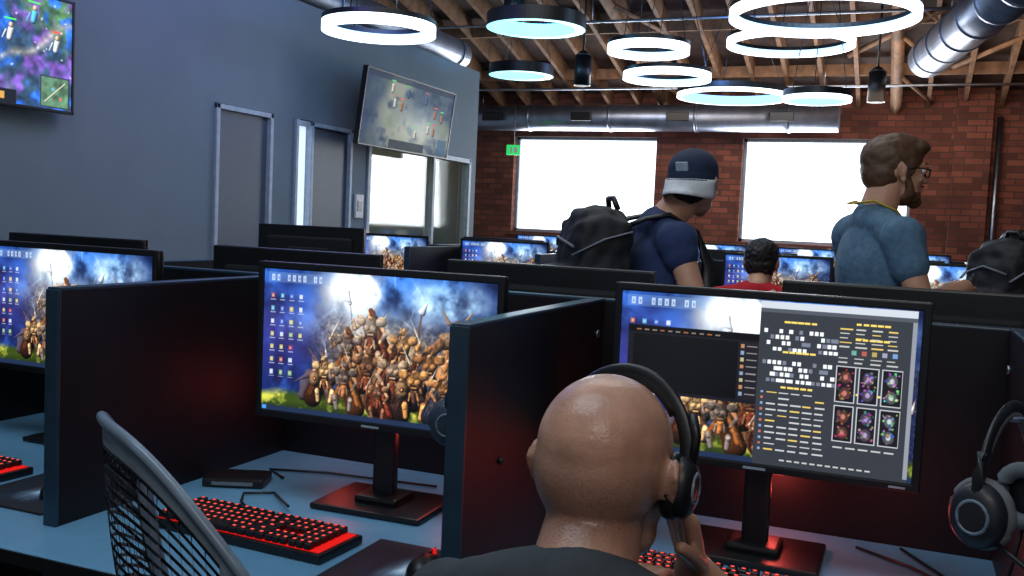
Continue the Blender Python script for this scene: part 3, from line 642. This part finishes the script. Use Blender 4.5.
standing('bearded_man', (-.09,3.57), face_rz(84), 1.775, 'shirtb', [((.25,.05,1.22),(.15,.25,1.29),(-.8,.5,0),(0,-.4,-1),.5),((-.25,.10,1.17),(-.10,.33,1.10),(.9,.3,0),(0,-.4,-1),.5)], hairf=bearded, head_rot=(-.02,0,-.08), glasses=True, extra=lan, brow='hairbr', hf=.055, slv=.36)
standing('man_with_backpack', (.55,4.60), face_rz(70), 1.72, 'shirtk', [((.25,.05,1.16),(.15,.27,1.20),(-.3,.9,.3),(-1,0,0),.6), downl], hairf=hair_full('hairdk'), extra=lambda e, P: backpack(e, P, dz=.06, sc_=.9), vox=.010)

# ------------------------------------------------------------ room shell
def zc(y): 
    t = max(0, (y-4)/9.5); return 3.12+1.5*(1-t*t)
XL, YF, XR = -4.35, 13.5, 3.6
B().box(((-8+XR)/2, 5.25, -.05), (XR+8, 16.5, .1), 'floor').obj('floor')
b = B(); t = bmesh.new(); ys = np.linspace(-3, YF, 34); 
lo = [[t.verts.new((x, y, zc(y)+.22)) for x in (-8, XR)] for y in ys]; hi = [[t.verts.new((x, y, zc(y)+.30)) for x in (-8, XR)] for y in ys]
for i in range(33):
    t.faces.new((lo[i][0], lo[i+1][0], lo[i+1][1], lo[i][1])); t.faces.new((hi[i][0], hi[i][1], hi[i+1][1], hi[i+1][0]))
b.merge(t, 'woodd'); b.obj('ceiling')
b = B(); t = bmesh.new()
ys = np.linspace(-2.9, YF-.02, 26)
for x in np.arange(-7.8, XR, .42):
    prev = None
    for y in ys:
        z = zc(y)
        cur = [t.verts.new((x+dx, y, z+dz)) for dx, dz in ((-.025,0),(.025,0),(.025,.215),(-.025,.215))]
        if prev:
            for k in range(4): t.faces.new((prev[k], prev[(k+1) % 4], cur[(k+1) % 4], cur[k]))
        prev = cur
b.merge(t, 'wood')
for y in (5.5, 7.5, 9.5, 11.3, 12.6):
    b.box(((-8+XR)/2, y, zc(y)+.08), (XR+8, .045, .14), 'wood')
b.obj('ceiling_rafters')
for X in (-3.2, -.2, 1.9):
    b = B(); ys = np.linspace(1, YF-.1, 13)
    b.tube([(X, y, zc(y)-.07) for y in ys], .07, 'wood', seg=4)
    for i, y in enumerate(ys[:-1]):
        b.cyl((X, y, zc(y)-.07), (X+.42, ys[i+1], zc(ys[i+1])+.02), .03, 'wood', seg=4)
    b.obj('roof_truss')
b = B()
for i, (x, y) in enumerate([(.2,10.6),(.9,11.4),(1.4,10.2),(-.4,11.8),(.5,12.4),(1.6,12.0)]):
    b.cyl((x-.35, y+.5, zc(y+.5)+.12), (x+.65, y-.9, zc(y-.9)-.02), .035, 'wood', seg=4)
b.obj('ceiling_braces')

b = B(); T = .12; hw = 3.02
def seg(y0, y1, z0, z1): b.box((XL-T/2, (y0+y1)/2, (z0+z1)/2), (T, y1-y0, z1-z0), 'wall')
seg(-3, 5.28, 0, hw); seg(5.28, 5.92, 2.14, hw); seg(5.92, 6.20, 0, hw); seg(6.20, 7.02, 2.14, hw); seg(7.02, 7.28, 0, hw)
seg(7.28, 9.42, 2.08, hw); seg(9.42, 9.56, 0, hw); seg(7.28, 9.42, 0, .12)
b.obj('wall_left')
B().box((XL-1.65, 9.5, hw/2), (3.0, .1, hw), 'wall').obj('wall_left_return')
b = B(); b.box((-7.3, 6.9, 1.3), (.1, 5.1, 2.6), 'wallt'); b.box((-5.9, 4.4, 1.3), (2.8, .1, 2.6), 'wallt'); b.box((-5.9, 6.9, 2.65), (2.9, 5.1, .08), 'wallt'); b.box((-5.9, 7.15, 1.3), (2.7, .08, 2.6), 'wallt'); b.obj('wall_office')
def door(name, y0, y1, zt):
    b = B(); f = .035; y0 += .005; y1 -= .005; zt -= .005; xc = XL-.045
    for yy in (y0+f/2, y1-f/2): b.box((xc, yy, zt/2), (.13, f, zt), 'trim', .004)
    b.box((xc, (y0+y1)/2, zt-f/2), (.13, y1-y0, f), 'trim', .004)
    b.box((XL-.035, (y0+y1)/2, (zt-f)/2), (.045, y1-y0-2*f, zt-f), 'door', .003)
    b.box((XL-.010, y0+f+.07, 1.0), (.012, .035, .16), 'steel', .004); b.cyl((XL-.003, y0+f+.07, 1.03), (XL+.045, y0+f+.07, 1.03), .009, 'steel'); b.box((XL+.045, y0+f+.12, 1.03), (.016, .12, .02), 'steel', .005)
    b.obj(name)
door('door_1', 5.28, 5.92, 2.14); door('door_2', 6.40, 7.02, 2.14)
b = B(); b.box((XL-.03, 6.220, 1.07), (.10, .03, 2.13), 'trim'); b.box((XL-.03, 6.31, 2.11), (.10, .15, .04), 'trim'); b.box((XL-.03, 6.31, .06), (.10, .15, .12), 'trim'); b.box((XL-.03, 6.312, 1.1), (.01, .15, 2.0), 'sidel'); b.box((XL-.028,6.312,1.1),(.03,.15,.03),'trim'); b.obj('window_sidelight')
b = B()
for y in (7.31, 8.55, 9.39): b.box((XL-.03, y, 1.1), (.09, .05, 1.94), 'trim', .005)
for z in (.15, 2.05): b.box((XL-.03, 8.35, z), (.09, 2.12, .05), 'trim', .005)
b.box((XL-.03, 8.35, 1.1), (.012, 2.1, 1.9), 'glass'); b.obj('window_office')
b = B()
for y0, y1 in ((-2.9,5.27),(5.93,6.19),(7.03,7.27)): b.box((XL+.008, (y0+y1)/2, .06), (.014, y1-y0, .12), 'black')
b.obj('baseboard_left')
b = B(); b.box((XL+.012, 7.15, 1.50), (.02, .12, .2), 'placard', .004); b.box((XL+.024, 7.15, 1.50), (.004, .07, .09), 'black'); b.obj('wall_placard')

b = B(); TH = .3
W1, W2 = (-5.52, -3.33), (-2.13, .05); zb, zt = 1.30, 2.72; zz = 3.4
def fseg(x0, x1, z0, z1): b.box(((x0+x1)/2, YF+TH/2, (z0+z1)/2), (x1-x0, TH, z1-z0), 'brick')
fseg(-8, W1[0], 0, zz); fseg(W1[1], W2[0], 0, zz); fseg(W2[1], XR, 0, zz)
for w in (W1, W2): fseg(w[0], w[1], 0, zb); fseg(w[0], w[1], zt, zz)
b.box((.72, YF-.08, 1.7), (.42, .18, 3.3), 'brick')
b.obj('wall_far')
for i, w in enumerate((W1, W2)):
    b = B(); xm = (w[0]+w[1])/2; ww = w[1]-w[0]
    b.box((xm, YF+.2, (zb+zt)/2), (ww, .02, zt-zb), 'winl')
    for x in (w[0]+.02, w[1]-.02): b.box((x, YF+.16, (zb+zt)/2), (.04, .06, zt-zb), 'trim')
    for z in (zb+.02, zt-.02): b.box((xm, YF+.16, z), (ww, .06, .04), 'trim')
    b.box((xm, YF-.03, zb-.03), (ww+.1, .06, .05), 'brick')
    b.obj('window_%d' % (i+1))
b = B(); b.box((XR+.1, 5.25, 1.9), (.2, 16.5, 3.8), 'brick'); b.obj('wall_right')
B().box((1.36, 11.6, 1.65), (.3, .35, 3.3), 'brick').obj('brick_column')
b = B(); b.tube([(1.02, YF-.08, .0),(1.02, YF-.08, 3.0)], .035, 'steel'); b.obj('wall_conduit')

def duct(name, p0, p1, r, step=1.2, vents=False):
    b = B(); p0 = V(p0); p1 = V(p1); b.cyl(p0, p1, r, 'duct', seg=32); L = (p1-p0).length; d = (p1-p0)/L
    for k in np.arange(0.03, L, step): b.cyl(p0+d*(k-.02), p0+d*(k+.02), r*1.06, 'duct', seg=32)
    n = max(2, int(L/2.4))
    for k in range(n):
        p = p0+d*L*(k+.5)/n; b.tube([p+V((0,0,r)), V((p.x, p.y, zc(p.y)))], .008, 'steel')
    if vents:
        for k in range(4): b.box((-5.6+k*1.35, 12.80, 2.93), (.30, .05, .12), 'black', .01)
    b.obj(name)
duct('air_duct', (-7.5, 13.0, 2.93), (-.86, 13.0, 2.93), .18, vents=True)
duct('air_duct', (-4.62, 1.0, 3.22), (-4.62, 9.6, 3.22), .15)
duct('air_duct', (.80, 7.3, 3.35), (.11, 11.2, 3.35), .20, step=.6)
for y, z in ((7.6, 3.66), (10.15, 3.64), (12.2, 3.22)): 
    b = B(); b.tube([(-7, y, z),(XR, y, z)], .016, 'steel')
    for x in (-6,-3.3,-1,1.5,3): b.tube([(x, y, z),(x, y, zc(y))], .006, 'steel')
    b.obj('sprinkler_pipe')

def ring(loc, dia, kind='w', h=.10):
    r = dia/2; w = .045; x, y, z = loc
    e = {'w':'ringw','b':'ringb','t':'ringt'}[kind]
    b = B(); k = .66
    if kind == 't': prof = [(r-w*1.6,0),(r,0),(r,h),(r-w*1.6,h)]; ms = [e,'black','black','ringt']
    elif kind == 'b': prof = [(r-w,0),(r,0),(r,h*.4),(r,h),(r-w,h)]; ms = ['ringw','ringw','black','black','ringb']
    else: prof = [(r-w,0),(r,0),(r,h*k),(r,h),(r-w,h),(r-w,h*k)]; ms = [e,e,'black','black','black','ringi']
    b.lathe(prof, ms, (0,0,-h/2), 72)
    for a in (0.5, 2.6, 4.7):
        px, py = (r-w/2)*math.cos(a), (r-w/2)*math.sin(a); b.tube([(px, py, h/2-.01),(px*.2, py*.2, zc(y+py*.2)-z)], .004, 'black', seg=5)
    b.cyl((0,0,zc(y)-z-.05),(0,0,zc(y)-z),.06,'black')
    b.obj('pendant_ring_light', loc)
rings = [((-3.43,5.84,2.72),.78,'w'),((-.62,7.08,2.97),1.28,'w'),((-1.10,9.37,3.22),1.16,'w'),((-2.04,7.8,2.9),.67,'w'),((-2.21,9.2,2.9),.84,'w'),
 ((-1.79,10.5,2.9),1.19,'b'),((-.82,9.28,2.7),.61,'b'),((-2.65,6.8,2.92),.74,'t'),((-3.56,8.8,2.9),.63,'t'),
 ((-2.2,1.2,3.1),1.2,'w'),((.4,1.6,3.1),1.2,'w'),((-3.0,3.0,3.3),1.0,'b')]  # this row: unseen rings added overhead to light the foreground
for l, d, k in rings: ring(l, d, k)
for p in ((-3.02,7.25,3.15),(-3.13,9.4,3.0),(-.35,10.4,2.95)):
    b = B(); b.cyl((0,0,-.16),(0,0,.14),.085,'black',seg=28); b.cyl((0,0,.14),(0,0,.19),.085,'black',.03,seg=28); b.cyl((0,0,-.165),(0,0,-.158),.07,'grey',seg=28); b.tube([(0,0,.18),(0,0,zc(p[1])-p[2])],.012,'black'); b.obj('pendant_speaker', p)
b = B(); b.box((0,0,0),(.20,.04,.14),'green',.01); b.box((-.03,-.022,0),(.02,.004,.08),'white'); b.box((.03,-.022,0),(.05,.004,.07),'white'); b.tube([(0,0,.07),(0,0,zc(12.5)-2.42)],.006,'black'); b.obj('exit_sign', (-5.12,12.5,2.43), math.radians(15))

# ------------------------------------------------------------ monitors, keyboards
scr1 = screen_mesh('screen', wallpaper(480,270), .590, .334, 'screen')
scr2 = screen_mesh('screen', desktop2(600,338), .590, .334, 'screen')
scrs = screen_mesh('screen', wallpaper(140,80), .590, .334, 'screen')
ZM = 1.12
def monitor_body():
    b = B(); b.box((0,.012,0),(.622,.022,.368),'black',.006); b.box((0,.032,-.01),(.50,.03,.27),'blackm',.012); b.box((0,.05,-.03),(.24,.03,.2),'blackm',.012)
    for s in (1,-1): b.box((s*.3035,-.002,0),(.0155,.012,.368),'black',.003); b.box((0,-.002,s*.1758),(.622,.012,.0165),'black',.003)
    b.box((0,.075,-.20),(.055,.03,.36),'black',.008); b.box((0,.07,-.05),(.10,.04,.10),'black',.01)
    b.box((0,.075,-.372),(.28,.21,.014),'black',.006); b.box((0,.075,-.357),(.11,.10,.018),'black',.008)
    b.box((.27,-.009,-.1765),(.03,.001,.004),'lgrey'); b.box((0,-.009,-.1765),(.045,.001,.005),'lgrey')
    b.box((0,.092,-.22),(.02,.004,.22),'red')
    return b.mesh('body')
mbody = monitor_body()
ZD = .74
def monitor(x, y, scr=None, back=False, z=ZM, rz=0):
    e = empty('computer_monitor', (x, y, z), (math.pi if back else 0)+rz); add('body', mbody, parent=e)
    add('screen', scr or scrs, (0,-.0045,0), parent=e); return e
def kb_mesh():
    b = B(); b.box((0,0,.010),(.44,.150,.018),'black',.004); b.box((0,.002,.0192),(.418,.130,.002),'red')
    rows = [(0,[1,.5,1,1,1,1,.3,1,1,1,1,.3,1,1,1]),(1,[1]*13+[2]),(2,[1.5]+[1]*12+[1.5]),(3,[1.75]+[1]*11+[2.25]),(4,[2.25]+[1]*10+[2.75]),(5,[1.25]*3+[6.25]+[1.25]*4)]
    u = .0187
    for r, ks in rows:
        x = -.209; y = .058-.0225*r
        tot = sum(ks); f = 15*u/tot
        for k in ks:
            w = k*f
            if k >= 1: b.box((x+w/2,y,.027),(w-.0028,.0192,.014),'key',.002,seg=1); b.box((x+w/2,y+.002,.0344),(min(w*.35,.007),.005,.0006),'redk')
            x += w
        for c in range(6):
            if (c < 3 and r in (3,)) : continue
            xx = -.209+15*u+.012+u*c*(.99)+(.004 if c > 2 else 0)
            if xx > .205: continue
            b.box((xx,y,.027),(u-.0028,.0192,.014),'key',.002,seg=1); b.box((xx,y+.002,.0344),(.006,.005,.0006),'redk')
    return b.mesh('gaming_keyboard')
kbm = kb_mesh()
def mouse_mesh():
    b = B()
    t = bmesh.new(); bmesh.ops.create_uvsphere(t, u_segments=28, v_segments=18, radius=1)
    for v in t.verts:
        x, y, z = v.co; v.co = V((x*.033*(1-.12*math.sin(y*2)), y*.061, max(z, 0)*(.036-.010*y)+.001))
    for f in t.faces: f.smooth = True
    b.merge(t, 'black'); b.cyl((-.003,.034,.029),(.003,.034,.029),.008,'red'); b.box((0,.02,.033),(.0015,.05,.006),'blackm'); b.tube([(0,.058,.012),(.0,.09,.006),(.01,.15,.004),(.0,.20,.004)],.002,'black')
    return b.mesh('computer_mouse')
mm = mouse_mesh()
U, Y = grid(90, 70); n = fbm(70, 90, 6, 77); P_ = np.zeros((70,90,3))+np.array((.06,.10,.16)); P_ = mixc(P_, (.22,.48,.70), np.clip((n-.45)*4,0,1)*np.clip(1-np.hypot((U-.6)/.5,(Y-.5)/.5),0,1)); P_ = mixc(P_, (.75,.88,.96), np.clip(1-np.hypot((U-.50)/.20,(Y-.45)/.32),0,1)*n*1.8)
P_ = np.clip(P_, 0, 1)
padtop = screen_mesh('printed_top', P_, .25, .26, 'padart')
def station(x, yk, scr=None, ym=2.0, rz=0, xk=-.06):
    monitor(x, ym, scr, rz=rz)
    add('gaming_keyboard', kbm, (x+xk, yk, ZD+.0005), math.radians(-3))
    e = empty('mouse_pad', (x+xk+.372, yk-.03, ZD+.0005)); b = B(); b.box((0,0,.002),(.255,.265,.004),'blackm',.0015); b.obj('base', parent=e)
    add('printed_top', padtop, (0,0,.0044), parent=e, rot=(-math.pi/2,0,0))
    add('computer_mouse', mm, (x+xk+.420, yk-.03, ZD+.0055), .1)

def booth(Yc, xs_front, xs_back, dpf=.94, dpb=.70, h=1.24, x0=None, x1=None):
    xa = x0; xb = x1; L = xb-xa; xm = (xa+xb)/2
    b = B(); b.box((xm,Yc-.02-dpf/2,ZD-.015),(L,dpf,.03),'desk',.004); b.box((xm,Yc-.02-dpf,ZD-.015),(L,.006,.026),'black',.001)
    b.box((xm,Yc+.02+dpb/2,ZD-.015),(L,dpb,.03),'desk',.004)
    for s, dp in ((1,dpb),(-1,dpf)):
        for x in np.linspace(xa+.05, xb-.05, 4): b.box((x,Yc+s*(dp-.15),(ZD-.03)/2),(.05,.05,ZD-.03),'steel',.005)
        b.box((xm,Yc+s*.35,ZD-.06),(L-.1,.04,.06),'black')
    b.obj('gaming_desk')
    b = B(); b.box((xm,Yc,h/2+.01),(L,.036,h-.02),'panel',.004); b.box((xm,Yc,h-.002),(L,.038,.008),'paneledge',.003)
    b.obj('privacy_panel')
    for s, xs in ((-1, xs_front), (1, xs_back)):
        for x in xs:
            y0 = Yc+s*.02; y1 = Yc+s*(.82 if s < 0 else .62); b = B(); ym = (y0+y1)/2; zb_ = .50
            b.box((x,ym,(h+zb_)/2),(.034,abs(y1-y0),h-zb_),'panel',.004); b.box((x,ym,h+.0),(.036,abs(y1-y0),.008),'paneledge',.003); b.box((x,y1,(h+zb_)/2),(.037,.008,h-zb_),'paneledge',.003)
            for dz in (.08,.35): 
                for dx in (.02,-.02): b.cyl((x+dx*.8,y0+s*.05,h-dz),(x+dx*1.1,y0+s*.05,h-dz),.010,'steel',seg=14)
            b.obj('desk_partition')

booth(2.30, [-3.48,-2.55,-1.62,-.69,.24,1.17,2.08], [-3.16,-2.24,-1.32,-.40,.52,1.44], x0=-3.5, x1=2.12)
station(-3.02,1.68,scrs); station(-2.13,1.68,scr1); station(-1.090,1.640,scr1,ym=1.885,rz=math.radians(1.5),xk=-.13); station(-.25,1.80,scr2,xk=-.035,ym=1.985); station(.71,1.68,scrs)
for x in (-2.70,-1.78,-.93,.03,.98): monitor(x, 2.57, back=True, z=ZM)
X2 = [-3.25,-2.39,-1.53,-.67,.19,1.05]
booth(6.05, [x+.43 for x in X2], [x+.2 for x in X2], x0=-3.70, x1=1.5)
for x in X2: monitor(x, 5.75, scr1 if x < 0 else scrs); add('gaming_keyboard', kbm, (x, 5.5, ZD+.0005))
for x in X2[:5]: monitor(x+.6, 6.36, back=True)
X3 = [-3.5,-2.6,-1.7,-.8,.1,1.0]
booth(9.8, [x+.45 for x in X3], [x+.1 for x in X3], x0=-3.95, x1=1.5)
for x in X3: monitor(x, 9.5)
b = B(); b.box((-3.15,4.35,.770),(1.3,.6,.04),'desk',.005); b.box((-3.15,4.08,.375),(1.3,.03,.75),'panel',.004); b.box((-3.78,4.35,.375),(.03,.58,.75),'panel',.003); b.box((-2.52,4.35,.375),(.03,.58,.75),'panel',.003); b.obj('service_counter')
monitor(-2.92, 4.35, back=True, z=1.171, rz=.1)

b = B()
b.tube([(-1.25,1.80,.756),(-1.36,1.90,.746),(-1.42,1.86,.746),(-1.38,1.80,.746),(-1.32,1.755,.748)],.0032,'black')
b.tube([(-1.05,2.15,.746),(-1.35,2.12,.746),(-1.50,2.07,.746),(-1.42,2.02,.746)],.0032,'black')
b.obj('desk_cables')
b = B(); b.tube([(-.05,2.2,.746),(.06,2.12,.747),(.12,2.05,.747),(.04,2.03,.747),(.10,1.97,.747)],.0032,'black'); b.tube([(.04,2.24,.746),(.16,2.02,.747),(.18,1.98,.747)],.0032,'black'); b.obj('desk_cables')
b = B(); b.box((0,0,.011),(.15,.10,.022),'black',.006); b.box((0,-.051,.011),(.10,.002,.008),'grey'); b.obj('network_box', (-1.50,1.94,ZD+.0005), .4)

def tv(loc, w, h, scr, rot, mount):
    e = empty('wall_television', loc, rot=rot); b = B(); b.box((0,.02,0),(w+.03,.035,h+.03),'black',.006); b.box((0,.05,0),(w*.6,.03,h*.6),'black',.01)
    for s in (1,-1): b.box((s*(w/2+.008),0,0),(.016,.02,h+.03),'black',.003); b.box((0,0,s*(h/2+.008)),(w+.03,.02,.016),'black',.003)
    b.box((0,.05+mount/2,0),(.18,mount,.2),'steel'); b.obj('body', parent=e); add('screen', scr, (0,-.003,0), parent=e)
t1 = screen_mesh('screen', tvmap(260,146), 1.02, .575, 'screentv'); t2 = screen_mesh('screen', tvfield(220,110), 1.60, .60, 'screentv')
tv((XL+.10,3.47,2.20),1.02,.575,t1,(0,0,math.radians(90)),.045)
tv((XL+.26,7.55,2.31),1.60,.60,t2,(math.radians(7),0,math.radians(90)),.15)

def hung(loc, rz, cup, pad, sc_=1.0):
    e = empty('headset', loc, rz); e.scale = (sc_,)*3; headset_mesh(cup, pad).obj('headphones', parent=e)
    b = B(); b.tube([(-.085,-.02,-.03),(-.08,-.07,-.06),(-.05,-.10,-.075)], .004, 'black'); b.sph((-.045,-.102,-.077),.008,'black')
    b.tube([(.085,0,-.03),(.08,.01,-.10),(.05,.02,-.18),(.06,.03,-.22)], .003, 'black'); b.obj('microphone_boom', parent=e)
    return e
hung((-.770,1.66,1.045), math.radians(102), 'hsb', 'hsb', .92)
hung((.168,1.61,1.028), math.radians(64), 'hsg', 'hspad', 1.08)
for x, y, z in ((-.770,1.66,1.150),(.168,1.61,1.169)):
    X = -.69 if x < 0 else .24; b = B(); b.tube([(X-.021,y,z+.03),(X-.024,y,z-.007),(x-.0,y,z-.010),(x-.008,y,z+.010)],.005,'steel'); b.box((X-.022,y,z+.02),(.008,.04,.05),'steel',.002); b.obj('headset_hook')

# ------------------------------------------------------------ lights
w = bpy.data.worlds.new('world'); sc.world = w; w.use_nodes = True
w.node_tree.nodes['Background'].inputs[0].default_value = (.44,.50,.58,1); w.node_tree.nodes['Background'].inputs[1].default_value = .38
def area(name, loc, tgt, sx, sy, e, col):
    l = bpy.data.lights.new(name, 'AREA'); l.shape = 'RECTANGLE'; l.size = sx; l.size_y = sy; l.energy = e; l.color = col
    o = add(name, l, loc); o.rotation_euler = (V(tgt)-V(loc)).to_track_quat('-Z','Y').to_euler(); return o
def point(name, loc, e, col, r=.15):
    l = bpy.data.lights.new(name, 'POINT'); l.energy = e; l.color = col; l.shadow_soft_size = r; return add(name, l, loc)
area('window_daylight', (-4.37,13.4,1.95), (-3.5,6,1.2), 2.1, 1.4, 115, (.96,.98,1))
area('window_daylight', (-1.0,13.4,1.95), (-1.0,6,1.2), 2.1, 1.4, 115, (.96,.98,1))
area('ceiling_fill', (-1.2,1.0,3.7), (-1.0,1.6,0), 2.2, 1.2, 38, (.66,.84,1))  # unseen bluish fill added over the foreground desks
area('ceiling_fill', (-1.5,4.4,3.9), (-1.5,4.4,0), 3, 1.5, 46, (.92,.96,1))  # unseen fill added over the middle of the room
area('ceiling_fill', (.5,-.8,3.2), (-.3,3.5,1.2), 1.6, .8, 22, (1,.92,.84))  # unseen warm fill added behind the camera
point('ring_glow', (-3.43,5.84,2.80), 8, (.2,.35,1)); point('ring_glow', (-3.4,4.6,3.0), 18, (.25,.25,1), .3)
point('ring_glow', (-.58,7.1,3.15), 18, (.4,.65,1)); point('ring_glow', (-1.9,9.6,3.1), 22, (.15,.38,1)); point('ring_glow', (-2.67,6.8,3.05), 11, (.15,.6,1)); point('ring_glow', (-3.56,8.8,3.05), 9, (.15,.6,1))
area('rafter_fill', (-.2,10.5,2.5), (-.2,11.2,4), 3, 1, 22, (1,.78,.58))  # unseen warm light added to lift the rafters
area('brick_wash', (-1.5,11.2,3.3), (-1.5,13.5,1.8), 5, .4, 46, (1,.85,.7))
area('office_lamp', (-5.7,8.2,2.5), (-5.7,8.2,0), 1.6, 1.6, 15, (1,.82,.45)); area('office_lamp', (-5.7,5.9,2.5), (-5.7,5.9,0), 1, 1, 10, (1,.9,.7))
point('red_led', (-.24,2.17,.86), 1.2, (1,.1,.08), .03); point('red_led', (-1.38,2.22,.92), .35, (1,.1,.08), .03); point('red_led', (.02,1.95,.82), .4, (1,.1,.08), .03); point('red_led', (-.98,2.10,.90), .35, (1,.1,.08), .03)
